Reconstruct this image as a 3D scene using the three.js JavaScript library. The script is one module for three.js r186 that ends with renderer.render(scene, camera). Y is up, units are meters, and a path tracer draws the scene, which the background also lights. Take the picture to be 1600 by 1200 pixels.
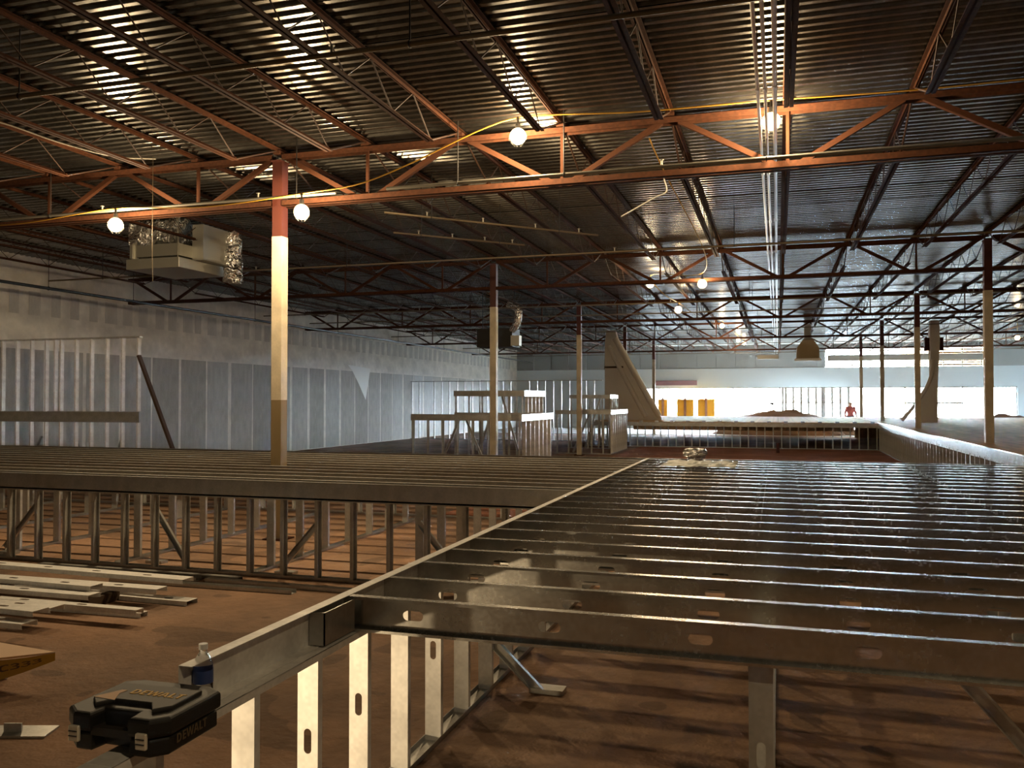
import * as THREE from 'three';
import { mergeGeometries } from 'three/addons/utils/BufferGeometryUtils.js';
import { RoundedBoxGeometry } from 'three/addons/geometries/RoundedBoxGeometry.js';
import { MarchingCubes } from 'three/addons/objects/MarchingCubes.js';
import { FontLoader } from 'three/addons/loaders/FontLoader.js';
import { TextGeometry } from 'three/addons/geometries/TextGeometry.js';

// ---------------------------------------------------------------- camera, sky, exposure
const scene = new THREE.Scene();
const F = 1340, EYE = 1.86, YAW = Math.atan(415 / F);
const camera = new THREE.PerspectiveCamera(2 * Math.atan(600 / F) * 180 / Math.PI, 4 / 3, 0.05, 300);
camera.position.set(0, EYE, 0);
camera.rotation.order = 'YXZ';
camera.rotation.set(Math.atan(25 / F), YAW, 0);
scene.background = new THREE.Color().setRGB(0.74, 0.90, 1.04);
scene.backgroundIntensity = 150.0;
const renderer = new THREE.WebGLRenderer({ antialias: true });
renderer.toneMapping = THREE.LinearToneMapping;
renderer.toneMappingExposure = 0.85;
renderer.shadowMap.enabled = true;
const BULB = 24;                                   // candela of one work lamp
const BULB_COLOR = new THREE.Color().setRGB(1.0, 0.74, 0.43);

// ---------------------------------------------------------------- helpers
let seed = 7;
const rnd = () => { seed = (seed * 1664525 + 1013904223) >>> 0; return seed / 4294967296; };
const rr = (a, b) => a + (b - a) * rnd();
const V = (x, y, d) => new THREE.Vector3(x, y, -d);          // d = distance into the hall
const used = {};
function numbered(n) { const k = used[n] = (used[n] ?? -1) + 1; return k ? n + '_' + String(k).padStart(3, '0') : n; }
function lit(o) { o.castShadow = o.receiveShadow = true; return o; }
function merge(list) {
  const g = mergeGeometries(list.map((x) => {
    const n = x.index ? x.toNonIndexed() : x;
    for (const k of Object.keys(n.attributes)) if (!['position', 'normal', 'uv'].includes(k)) n.deleteAttribute(k);
    return n;
  }));
  return g;
}
function tag(o, label, category, group, kind) {
  o.userData.label = label; if (category) o.userData.category = category;
  if (group) o.userData.group = group; if (kind) o.userData.kind = kind; return o;
}
function thing(name, label, category, group, pos = [0, 0, 0], turn = 0) {
  const o = new THREE.Group(); o.name = numbered(name); o.position.set(pos[0], pos[1], -pos[2]); o.rotation.y = turn;
  scene.add(o); return tag(o, label, category, group);
}
function structure(name) { const o = new THREE.Group(); o.name = name; o.userData.kind = 'structure'; scene.add(o); return o; }
function part(name, geo, mat, parent) { const m = lit(new THREE.Mesh(geo, mat)); m.name = name; parent.add(m); return m; }
function single(name, geo, mat, label, category, group) { const m = lit(new THREE.Mesh(geo, mat)); m.name = numbered(name); scene.add(m); return tag(m, label, category, group); }
function structMesh(name, geo, mat) { const m = lit(new THREE.Mesh(geo, mat)); m.name = name; m.userData.kind = 'structure'; scene.add(m); return m; }
function box(x0, x1, y0, y1, d0, d1) {               // with uv in metres
  const w = x1 - x0, h = y1 - y0, e = d1 - d0, g = new THREE.BoxGeometry(w, h, e);
  const p = g.attributes.position, n = g.attributes.normal, u = g.attributes.uv;
  for (let i = 0; i < p.count; i++) {
    const X = p.getX(i) + x0, Y = p.getY(i) + y0, Z = p.getZ(i) - d0;
    if (Math.abs(n.getX(i)) > .5) u.setXY(i, Z, Y); else if (Math.abs(n.getY(i)) > .5) u.setXY(i, X, Z); else u.setXY(i, X, Y);
  }
  g.translate((x0 + x1) / 2, (y0 + y1) / 2, -(d0 + d1) / 2); return g;
}
function bar(a, b, w, h = w) {                       // square bar from a to b
  const dir = b.clone().sub(a), L = dir.length(), g = new THREE.BoxGeometry(w, h, L);
  const m = new THREE.Matrix4().lookAt(a, b, Math.abs(dir.y) / L > .97 ? new THREE.Vector3(1, 0, 0) : new THREE.Vector3(0, 1, 0));
  g.applyMatrix4(m); const c = a.clone().add(b).multiplyScalar(.5); g.translate(c.x, c.y, c.z); return g;
}
function rod(a, b, r, seg = 8) {
  const dir = b.clone().sub(a), g = new THREE.CylinderGeometry(r, r, dir.length(), seg);
  g.applyQuaternion(new THREE.Quaternion().setFromUnitVectors(new THREE.Vector3(0, 1, 0), dir.clone().normalize()));
  const c = a.clone().add(b).multiplyScalar(.5); g.translate(c.x, c.y, c.z); return g;
}
function hose(pts, r, n = 24, seg = 6) { return new THREE.TubeGeometry(new THREE.CatmullRomCurve3(pts), n, r, seg, false); }
function poly(pts, depth) { const s = new THREE.Shape(pts.map((p) => new THREE.Vector2(p[0], p[1]))); return new THREE.ExtrudeGeometry(s, { depth, bevelEnabled: false }); }
// cold-formed channel: length along +x, web in the plane z = 0 from y = 0 to h, flanges towards +z
function channel(L, h, fl, lip, t = 0.0022, holes = null) {
  const alongX = (g) => { g.rotateY(Math.PI / 2); return g; };        // extrusion z -> x, shape x -> -z
  if (!holes) {
    const o = lip ? [[0, 0], [fl, 0], [fl, lip], [fl - t, lip], [fl - t, t], [t, t], [t, h - t], [fl - t, h - t], [fl - t, h - lip], [fl, h - lip], [fl, h], [0, h]]
      : [[0, 0], [fl, 0], [fl, t], [t, t], [t, h - t], [fl, h - t], [fl, h], [0, h]];
    return alongX(poly(o.map(([a, b]) => [-a, b]).reverse(), L));
  }
  const s = new THREE.Shape([new THREE.Vector2(0, 0), new THREE.Vector2(L, 0), new THREE.Vector2(L, h), new THREE.Vector2(0, h)]);
  for (const [cx, cy, len, wid] of holes) {
    const p = new THREE.Path(), r = wid / 2, a = len / 2 - r;
    p.moveTo(cx - a, cy - r); p.lineTo(cx + a, cy - r); p.absarc(cx + a, cy, r, -Math.PI / 2, Math.PI / 2, false); p.lineTo(cx - a, cy + r); p.absarc(cx - a, cy, r, Math.PI / 2, Math.PI * 1.5, false);
    s.holes.push(p);
  }
  const web = new THREE.ExtrudeGeometry(s, { depth: t, bevelEnabled: false, curveSegments: 5 });
  const L1 = poly([[-fl, 0], [0, 0], [0, t], [-fl + t, t], [-fl + t, lip], [-fl, lip]], L), L2 = poly([[-fl, h], [-fl, h - lip], [-fl + t, h - lip], [-fl + t, h - t], [0, h - t], [0, h]], L);
  return merge([web, alongX(L1), alongX(L2)]);
}
const X90 = (g) => g.rotateZ(Math.PI / 2);           // +x length becomes +y; web then runs to -x
const clone = (g) => g.clone();

// ---------------------------------------------------------------- computed textures
function lattice(n, s) { const a = new Float32Array(n * n); let q = s; for (let i = 0; i < a.length; i++) { q = (q * 1664525 + 1013904223) >>> 0; a[i] = q / 4294967296; } return a; }
function noise(n, s) {                                // tileable value noise with n cells
  const a = lattice(n, s), sm = (t) => t * t * (3 - 2 * t);
  return (u, v) => {
    const x = (u % 1) * n, y = (v % 1) * n, i = Math.floor(x), j = Math.floor(y), fx = sm(x - i), fy = sm(y - j), i0 = i % n, j0 = j % n, i1 = (i + 1) % n, j1 = (j + 1) % n;
    return (a[j0 * n + i0] * (1 - fx) + a[j0 * n + i1] * fx) * (1 - fy) + (a[j1 * n + i0] * (1 - fx) + a[j1 * n + i1] * fx) * fy;
  };
}
function texture(size, fn, metres, srgb = true) {
  const d = new Uint8Array(size * size * 4);
  for (let j = 0; j < size; j++) for (let i = 0; i < size; i++) {
    const c = fn(i / size, j / size), k = (j * size + i) * 4;
    d[k] = c[0] * 255; d[k + 1] = c[1] * 255; d[k + 2] = c[2] * 255; d[k + 3] = 255;
  }
  const t = new THREE.DataTexture(d, size, size); t.wrapS = t.wrapT = THREE.RepeatWrapping; t.magFilter = THREE.LinearFilter; t.minFilter = THREE.LinearFilter;
  if (srgb) t.colorSpace = THREE.SRGBColorSpace;
  const m = Array.isArray(metres) ? metres : [metres, metres];
  t.repeat.set(1 / m[0], 1 / m[1]); t.needsUpdate = true; return t;
}
const cl = (x) => Math.max(0, Math.min(1, x));
const fl = [noise(5, 1), noise(13, 2), noise(31, 3), noise(83, 4), noise(240, 5)];
const dirtMap = texture(1024, (u, v) => {
  const b = .42 * fl[0](u, v) + .3 * fl[1](u, v) + .2 * fl[2](u, v) + .12 * fl[3](u, v) + .1 * fl[4](u, v), red = fl[1](u + .37, v + .11);
  const stain = fl[2](u + .5, v + .2) > .78 ? .85 : 1, k = (.50 + .42 * b) * stain;
  return [cl(k), cl(k * (.82 - .05 * red)), cl(k * (.68 - .09 * red))];
}, 9);
const dirtBump = texture(512, (u, v) => { const k = .5 * fl[2](u, v) + .3 * fl[3](u, v) + .2 * fl[4](u, v); return [k, k, k]; }, 2.5, false);
const clayMap = texture(512, (u, v) => {
  const b = .4 * fl[0](u, v) + .3 * fl[1](u, v) + .2 * fl[2](u, v) + .1 * fl[3](u, v), k = .5 + .32 * b;
  return [cl(k), cl(k * .66), cl(k * .5)];
}, 7);
const zincMap = texture(512, (u, v) => {
  const a = fl[3](u, v), b = fl[1](u, v), c = fl[2](u, v), k = .80 + .06 * a + .08 * b + .04 * c; return [cl(k), cl(k * .995), cl(k * .98)];
}, [1.1, 1.1]);
const zincRough = texture(512, (u, v) => { const k = .74 + .12 * fl[3](u, v) + .12 * fl[1](u, v); return [k, k, k]; }, .9, false);
const deckMap = texture(512, (u, v) => {
  const a = fl[0](u, v), b = fl[2](u, v), c = fl[3](u, v), k = .62 + .22 * a + .12 * b + .08 * c; return [cl(k), cl(k * .98), cl(k * .93)];
}, [5, 2]);
const boardMap = (base, tint, s) => texture(256, (u, v) => {
  const k = base * (.93 + .08 * fl[1]((u + s) % 1, v) + .05 * fl[3](u, v) + .04 * fl[2](u, (v * .2) % 1)); return [cl(k * tint[0]), cl(k * tint[1]), cl(k * tint[2])];
}, [1.3, 3.1]);
const mudMap = texture(512, (u, v) => { const k = .80 + .1 * fl[1](u, v) + .06 * fl[2](u, v) + .03 * fl[3](u, v); return [cl(k), cl(k * .985), cl(k * .95)]; }, 4);
const rustMap = texture(256, (u, v) => { const k = .8 + .2 * fl[2](u, v), r = fl[3](u, v); return [cl(k * .60), cl(k * (.345 + .04 * r)), cl(k * (.215 + .03 * r))]; }, .8);
const plyMap = texture(512, (u, v) => {
  const g = fl[2](u, (v * .12) % 1), b = fl[1](u, v), d = fl[3](u, v), k = .62 + .16 * g + .14 * b + .06 * d; return [cl(k), cl(k * .82), cl(k * .6)];
}, [2.44, 2.44]);
const creamMap = texture(256, (u, v) => { const k = .72 + .1 * fl[1](u, v) + .04 * fl[3](u, v); return [cl(k), cl(k * .94), cl(k * .82)]; }, 1.5);
const foilBump = texture(256, (u, v) => { const k = Math.abs(fl[1](u, v) - .5) * 1.2 + .5 * Math.abs(fl[2](u, v) - .5); return [k, k, k]; }, .9, false);
const glassy = (o) => new THREE.MeshPhysicalMaterial(o);
const std = (o) => new THREE.MeshStandardMaterial(o);
const rgb = (r, g, b) => new THREE.Color().setRGB(r, g, b);
const M = {
  rustJoist: glassy({ map: rustMap, color: rgb(.2, .2, .2), roughness: .9, specularIntensity: .3 }),
  zincDull: std({ map: zincMap, color: rgb(.62, .62, .6), roughnessMap: zincRough, roughness: .55, metalness: .55 }),  // duller copy of the stud zinc; puts shade on the knee studs
  dullPipe: std({ color: 0x6a5d48, roughness: .5, metalness: .4 }),
  concrete: std({ map: mudMap, color: rgb(.8, .82, .84), roughness: .8 }),
  stud: std({ map: zincMap, roughnessMap: zincRough, roughness: .6, metalness: .15 }),
  dirt: std({ map: dirtMap, color: rgb(.52, .52, .52), bumpMap: dirtBump, bumpScale: .012, roughness: .93 }),
  clay: std({ map: clayMap, bumpMap: dirtBump, bumpScale: .02, roughness: .95 }),
  zinc: std({ map: zincMap, color: rgb(.6, .6, .59), roughnessMap: zincRough, roughness: .45, metalness: .9 }),
  zincBright: std({ map: zincMap, roughnessMap: zincRough, color: rgb(.66, .66, .65), roughness: .3, metalness: 1 }),
  deck: std({ map: deckMap, color: rgb(.27, .27, .27), roughness: .27, metalness: .95 }),
  mud: std({ map: mudMap, roughness: .9 }),
  boards: [boardMap(.70, [1, .99, .96], 0), boardMap(.66, [1, .985, .95], .3), boardMap(.73, [.99, .99, .97], .6), boardMap(.68, [1, .99, .97], .8)].map((map) => std({ map, roughness: .92 })),
  upper: std({ map: boardMap(.78, [1, .985, .955], .4), roughness: .92 }),
  rust: glassy({ map: rustMap, color: rgb(.24, .24, .24), roughness: .85, specularIntensity: .4 }),
  rustRod: std({ color: 0x3e2a1e, roughness: .6, metalness: .3 }),
  redPaint: std({ color: 0x4e2217, roughness: .6 }),
  cream: std({ map: creamMap, roughness: .6 }),
  tan: std({ color: 0x8d7a58, roughness: .75 }),
  ply: std({ map: plyMap, roughness: .85 }),
  blackPipe: std({ color: 0x1d1a17, roughness: .5, metalness: .4 }),
  greyPipe: std({ color: 0x8f8b80, roughness: .4, metalness: .7 }),
  conduit: std({ color: rgb(.72, .7, .66), roughness: .32, metalness: .9 }),
  cable: std({ color: 0xb98a2a, roughness: .6 }),
  whiteCable: std({ color: 0xb8b2a4, roughness: .6 }),
  socket: std({ color: 0x2a2724, roughness: .6 }),
  bulb: std({ color: 0xffe0a8, emissive: rgb(1.0, .70, .34), emissiveIntensity: 26, roughness: .4 }),
  foil: std({ color: rgb(.86, .86, .86), roughness: .22, metalness: 1, bumpMap: foilBump, bumpScale: .06 }),
  sheet: std({ color: rgb(.44, .43, .38), roughness: .4, metalness: .75 }),
  darkSheet: std({ color: 0x2b2925, roughness: .6, metalness: .3 }),
  paleWall: std({ color: rgb(.78, .87, .92), roughness: .9 }),
  siding: std({ color: rgb(.30, .31, .30), roughness: .7 }),
  plaster: std({ color: rgb(.82, .79, .73), roughness: .9 }),
  asphalt: std({ color: rgb(.55, .55, .53), roughness: .95 }),
  black: std({ color: 0x15140f, roughness: .55 }),
  blackTop: std({ color: 0x2a2620, roughness: .6 }),
  yellow: std({ color: 0xc79a25, roughness: .6 }),
  yellowBoard: glassy({ color: rgb(.62, .30, .02), roughness: 1, transmission: .075, thickness: 0 }),
  brownPost: std({ color: 0x6b4024, roughness: .8 }),
  latch: std({ color: rgb(.86, .80, .66), roughness: .35, metalness: .3 }),
  paper: std({ color: rgb(.78, .55, .38), roughness: .8 }),
  grey: std({ color: 0x8a8880, roughness: .6 }),
  sign: std({ color: 0x5c4248, roughness: .7 }),
  wood: std({ color: 0x4a3928, roughness: .85 }),
  bottle: glassy({ color: 0xffffff, transmission: 1, thickness: .004, roughness: .05, ior: 1.4 }),
  water: glassy({ color: 0xffffff, transmission: 1, thickness: .05, roughness: .02, ior: 1.33 }),
  bottleLabel: std({ color: 0x2c50a8, roughness: .4 }),
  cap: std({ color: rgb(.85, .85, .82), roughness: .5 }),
  plastic: glassy({ color: 0xb8c0bc, transmission: .45, thickness: 0, roughness: .5 }),
};

// ---------------------------------------------------------------- room shell
const XL = -16.9, XR = 14.45, DN = -8.17, DF = 55.65, DECK = 5.23, BAY = 9.12, G1 = 10.07, C1 = -6.39, C2 = 4.03, PITCH = 1.3025;
const girderD = [-1, 0, 1, 2, 3, 4].map((n) => G1 + BAY * n);
{
  const s = structMesh('floor', box(XL - .3, XR + .3, -.2, 0, DN - .3, DF + .3), M.dirt);
  s.userData.label = 'dusty brown dirt-covered slab';
}
{ // roof deck: ribbed steel sheets on the joists
  const ceil = structure('ceiling');
  part('roof_slab', box(XL - .3, XR + .3, DECK + .1, DECK + .35, DN - .3, DF + .3), M.darkSheet, ceil);
  const rib = .152, w = 6 * rib, pts = [], t = .002;
  for (let k = 0; k < 6; k++) { const o = k * rib; pts.push([o, 0], [o + .050, 0], [o + .056, .003], [o + .070, .035], [o + .075, .038], [o + .128, .038], [o + .133, .035], [o + .147, .003]); }
  pts.push([w, 0]);
  const profile = pts.concat(pts.slice().reverse().map(([a, b]) => [a, b + t]));
  const spans = [[XL, C1], [C1, C2], [C2, XR]];
  const geos = spans.map(([a, b]) => { const g = poly(profile, b - a - .004); g.rotateY(Math.PI / 2); return g; });
  const n = Math.round((DF - DN) / w);
  for (let i = 0; i < n; i++) spans.forEach(([a], k) => { const m = part('deck_sheet', geos[k], M.deck, ceil); m.position.set(a + .002, DECK + .012, -(DN + i * w)); m.rotation.x = rr(-.012, .012); });
}
{ // left wall: gypsum boards with pale joint compound between and above them
  const w = structure('wall_left');
  part('wall_backing', box(XL - .3, XL, 0, DECK + .1, DN - .3, DF + .3), M.mud, w);
  const low = [1.10, 1.04, 1.14].map((e) => box(0, .006, .02, 3.06, 0, e)), up = [.34, .42, .27].map((e) => box(0, .006, 3.88, 4.44, 0, e));
  for (let d = -3; d < 54; d += 1.22) {
    const k = Math.floor(rnd() * 3), m = part('gypsum_board', low[k], M.boards[Math.floor(rnd() * 4)], w); m.position.set(XL, 0, -d);
    for (const e of [0, .6]) { const u = part('gypsum_board', up[Math.floor(rnd() * 3)], M.upper, w); u.position.set(XL, 0, -(d + e + rr(0, .12))); }
  }
}
{  // thin white shape built for a pale pointed patch on the wall
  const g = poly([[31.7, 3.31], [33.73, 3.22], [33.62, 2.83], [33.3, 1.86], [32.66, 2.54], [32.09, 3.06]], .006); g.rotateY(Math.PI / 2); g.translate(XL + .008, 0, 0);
  single('wall_patch', g, M.cap, 'pointed white patch on the long left wall', 'sheet');
}
structMesh('wall_right', box(XR, XR + .3, 0, DECK + .1, DN - .3, DF + .3), M.paleWall);
structMesh('wall_front', box(XL, XR, 0, DECK + .1, DN - .3, DN), M.paleWall);
{ // far wall: storefront opening, painted bulkhead, clerestory
  const w = structure('wall_back'), D0 = DF, D1 = DF + .3;
  part('side_panel', box(XL, -8.33, 0, 3.85, D0, D1), M.paleWall, w);
  part('bulkhead', box(-8.33, XR, 2.65, 3.85, D0, D1), M.paleWall, w);
  part('jamb', box(13.17, XR, 0, 2.65, D0, D1), M.paleWall, w);
  part('siding_backing', box(XL, 2.8, 3.85, DECK + .1, D0 + .12, D1), M.siding, w);
  for (let x = XL; x < 2.8; x += 1.2) part('siding_panel', box(x + .01, Math.min(x + 1.19, 2.8), 3.86, DECK + .1, D0 + .03, D0 + .12), M.siding, w);
  part('upper_panel', box(11.5, XR, 3.85, DECK + .1, D0, D1), M.siding, w);
  part('lintel', box(2.8, 11.5, 4.95, DECK + .1, D0, D1), M.siding, w);
  for (let k = 0; k < 5; k++) part('girt', box(2.8, 11.5, 3.95 + k * .22, 3.99 + k * .22, D0 + .1, D0 + .2), M.rust, w);
  for (let k = 0; k < 9; k++) part('clerestory_stud', box(3.3 + k, 3.36 + k, 3.85, 4.95, D0 + .02, D0 + .09), M.zinc, w);
  part('header_duct', box(2.9, 11.4, 4.22, 4.58, D0 - .35, D0 - .1), M.sheet, w);
  for (let k = 0; k < 7; k++) part('louver', box(8.6, 11.48, 3.9 + k * .15, 3.97 + k * .15, D0 + .22, D0 + .28), M.tan, w);
  part('wall_sign', box(-7.5, -4.9, 2.8, 3.1, D0 - .05, D0), M.sign, w);
  const s = structure('window_1');
  for (const x of [-8.33, -2.72, 0.1, 4.1, 7.2, 10.3, 13.1]) part('mullion', box(x, x + .07, 0, 2.65, D0 + .05, D0 + .17), M.zinc, s);
  for (const [a, b] of [[7.27, 10.3]]) part('rail', box(a, b, 1.62, 1.74, D0 + .06, D0 + .14), M.zinc, s);
  part('head_rail', box(-8.26, 13.1, 2.58, 2.65, D0 + .05, D0 + .17), M.zinc, s);
}
structMesh('floor_slab', box(XL, XR, 0, .015, 46.2, DF + .3), M.concrete).userData.label = 'pale concrete slab inside the storefront';
structMesh('pavement', box(-60, 60, -.3, -.05, DF + .3, 140), M.asphalt);
{
  const p = single('parapet_screen', merge([box(7.6, 12.6, 3.4, 5.6, 60, 60.2), box(7.7, 7.9, -.05, 3.4, 60, 60.2), box(12.3, 12.5, -.05, 3.4, 60, 60.2)]), M.ply, 'tan canopy screen outside the high opening at right of far wall', 'canopy');
}

// ---------------------------------------------------------------- columns
const ORD = ['first', 'second', 'third', 'fourth', 'fifth', 'sixth', 'seventh', 'eighth', 'ninth', 'tenth', 'eleventh', 'twelfth', 'thirteenth', 'fourteenth', 'fifteenth', 'sixteenth', 'seventeenth', 'eighteenth', 'nineteenth', 'twentieth', 'twenty-first', 'twenty-second', 'twenty-third', 'twenty-fourth'];
const CH = .076;
function column(x, d, label, split) {
  const c = thing('steel_column', label, 'column', 'steel columns carrying the roof', [x, 0, d]);
  const B = (y0, y1, h = CH) => box(-h, h, y0, y1, -h, h);
  part('base_plate', box(-.15, .15, 0, .02, -.15, .15), M.rust, c);
  if (split) { part('lower_shaft', B(.02, split), M.tan, c); part('painted_shaft', B(split, 4.05), M.cream, c); } else part('painted_shaft', B(.02, 4.05), M.cream, c);
  part('primed_top', B(4.05, 5.05, CH * .97), M.redPaint, c);
  part('cap_plate', box(-.078, .078, 5.05, 5.07, -.11, .11), M.redPaint, c);
}
girderD.slice(1).forEach((d, i) => {
  column(C1, d, i ? `cream and red steel column, ${ORD[i]} in the left column row, beyond the platform` : 'big cream column with red top rising through the platform', i ? 0 : 1.86);
  column(C2, d, i ? `tan and red steel column, ${ORD[i]} in the right column row` : 'first column of the right row, beside the near platform', 0);
});

// ---------------------------------------------------------------- joist girders across the hall
const GB = 4.45, GT = 5.15;
const SPAN = [[XL, C1, 'left'], [C1, C2, 'middle'], [C2, XR, 'right']];
girderD.forEach((d, gi) => SPAN.forEach(([a, b, side], si) => {
  const g = thing('joist_girder', `red-brown roof girder truss, ${gi ? ORD[gi - 1] + ' ahead of the camera' : 'overhead beside the camera'}, ${side} span`, 'girder', 'roof girders', [0, 0, d]);
  const ang = (y, up) => merge([-1, 1].map((s) => { const q = merge([box(a + .08, b - .08, up ? y - .008 : y, up ? y : y + .008, 0, .07), box(a + .08, b - .08, up ? y - .075 : y, up ? y : y + .075, 0, .008)]); q.translate(0, 0, s > 0 ? -.025 : .025 + .07); if (s < 0) q.translate(0, 0, 0); return q; }));
  part('top_chord', ang(GT, true), M.rust, g);
  part('bottom_chord', ang(GB, false), M.rust, g);
  const n0 = Math.round((a - C1) / PITCH), n1 = Math.round((b - C1) / PITCH);
  for (let n = n0; n < n1; n++) {
    const xa = C1 + n * PITCH, xb = xa + PITCH, ya = (n & 1) ? GB + .04 : GT - .04, yb = (n & 1) ? GT - .04 : GB + .04;
    part('web_diagonal', bar(V(xa + .10, ya, 0), V(xb - .10, yb, 0), .06, .06), M.rust, g);
    if (n & 1) part('web_post', bar(V(xa, GB + .01, 0), V(xa, GT - .01, 0), .035, .035), M.rust, g);
  }
}));

// ---------------------------------------------------------------- open-web joists along the hall
{
  const L = BAY, JB = 4.82, JT = DECK - .002, nP = 14, e = 1.0;
  const chord = (y, up, z0, z1) => merge([-1, 1].map((s) => merge([box(s > 0 ? .008 : -.048, s > 0 ? .048 : -.008, up ? y - .005 : y, up ? y : y + .005, z0, z1), box(s > 0 ? .008 : -.013, s > 0 ? .013 : -.008, up ? y - .04 : y, up ? y : y + .04, z0, z1)])));
  const top = chord(JT, true, .01, L - .01), bot = chord(JB, false, e, L - e);
  const web = []; const p = (L - 2 * e) / nP;
  for (let k = 0; k < nP; k++) { const z = e + k * p, lo = k % 2 === 0; web.push(rod(V(0, lo ? JB + .02 : JT - .02, z), V(0, lo ? JT - .02 : JB + .02, z + p), .0075, 5)); }
  web.push(rod(V(0, JB + .02, e), V(0, JT - .03, .08), .012, 5), rod(V(0, (nP % 2 ? JT : JB) + .02, L - e), V(0, JT - .03, L - .08), .012, 5));
  const webG = merge(web), seat = box(-.05, .05, GT + .002, JT - .03, .0, .1), seat2 = box(-.05, .05, GT + .002, JT - .03, L - .1, L);
  const bays = ['in front of first girder', 'between first and second girders', 'between second and third girders', 'between third and fourth girders', 'between fourth and fifth girders', 'between last girder and far wall'];
  girderD.forEach((d, bi) => {
    for (let n = -7; n <= 15; n++) {
      const j = thing('roof_joist', `rusty open-web roof joist, ${ORD[n + 7]} from left wall, ${bays[bi]}`, 'joist', 'open-web roof joists', [C1 + n * PITCH, 0, d]);
      part('top_chord', top, M.rustJoist, j); part('bottom_chord', bot, M.rustJoist, j); part('web_rod', webG, M.rustRod, j); part('bearing_seat', seat, M.rust, j); part('bearing_seat', seat2, M.rust, j);
    }
  });
}

// ---------------------------------------------------------------- near framed platform
const PT = 1.0, JH = .152, PB = PT - JH;             // top and underside of the floor joists
const RX = -1.855, FJ = 3.44, JS = .41, FARD = 12.70, CD = 7.87, RE = 3.51, LE = -14.6;
const studH = PB - .004, holeRow = (L, off) => { const h = []; for (let x = off; x < L - .1; x += .61) h.push([x, JH / 2, .095, .042]); return h; };
const studSlot = X90(channel(studH, .092, .035, .008, .002, [[.49, .046, .10, .034]]));   // now x in -0.092..0, y up, flanges to +z
const studPlain = X90(channel(studH, .092, .035, .008, .002));
function knee(x, d, turn, parent, slotted, bright = false) {          // one stud standing on the floor; non-bright ones carry shade as duller zinc
  const m = part('stud', slotted ? studSlot : studPlain, bright ? M.stud : M.zincDull, parent); m.position.set(x, .002, -d); m.rotation.y = turn; return m;
}
function trackX(x0, x1, y, d, parent, name = 'bottom_track', up = true) { return part(name, merge([box(x0, x1, up ? y : y - .002, up ? y + .002 : y, d, d + .094), box(x0, x1, up ? y : y - .03, up ? y + .03 : y, d, d + .002), box(x0, x1, up ? y : y - .03, up ? y + .03 : y, d + .092, d + .094)]), M.zinc, parent); }
function trackD(x, d0, d1, y, parent, name = 'bottom_track', up = true) { return part(name, merge([box(x, x + .094, up ? y : y - .002, up ? y + .002 : y, d0, d1), box(x, x + .002, up ? y : y - .03, up ? y + .03 : y, d0, d1), box(x + .092, x + .094, up ? y : y - .03, up ? y + .03 : y, d0, d1)]), M.zinc, parent); }
function kicker(x0, y0, x1, y1, d, parent) {           // diagonal brace of channel with a foot on the slab
  const L = Math.hypot(x1 - x0, y1 - y0), g = channel(L, .064, .032, .006); g.rotateZ(Math.atan2(y1 - y0, x1 - x0)); g.translate(x0, y0, -d);
  part('brace', g, M.zinc, parent);
  part('brace_foot', box(Math.min(x0, x0) - .10, x0 + .12, .0, .03, d - .03, d + .08), M.zinc, parent);
}
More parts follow.
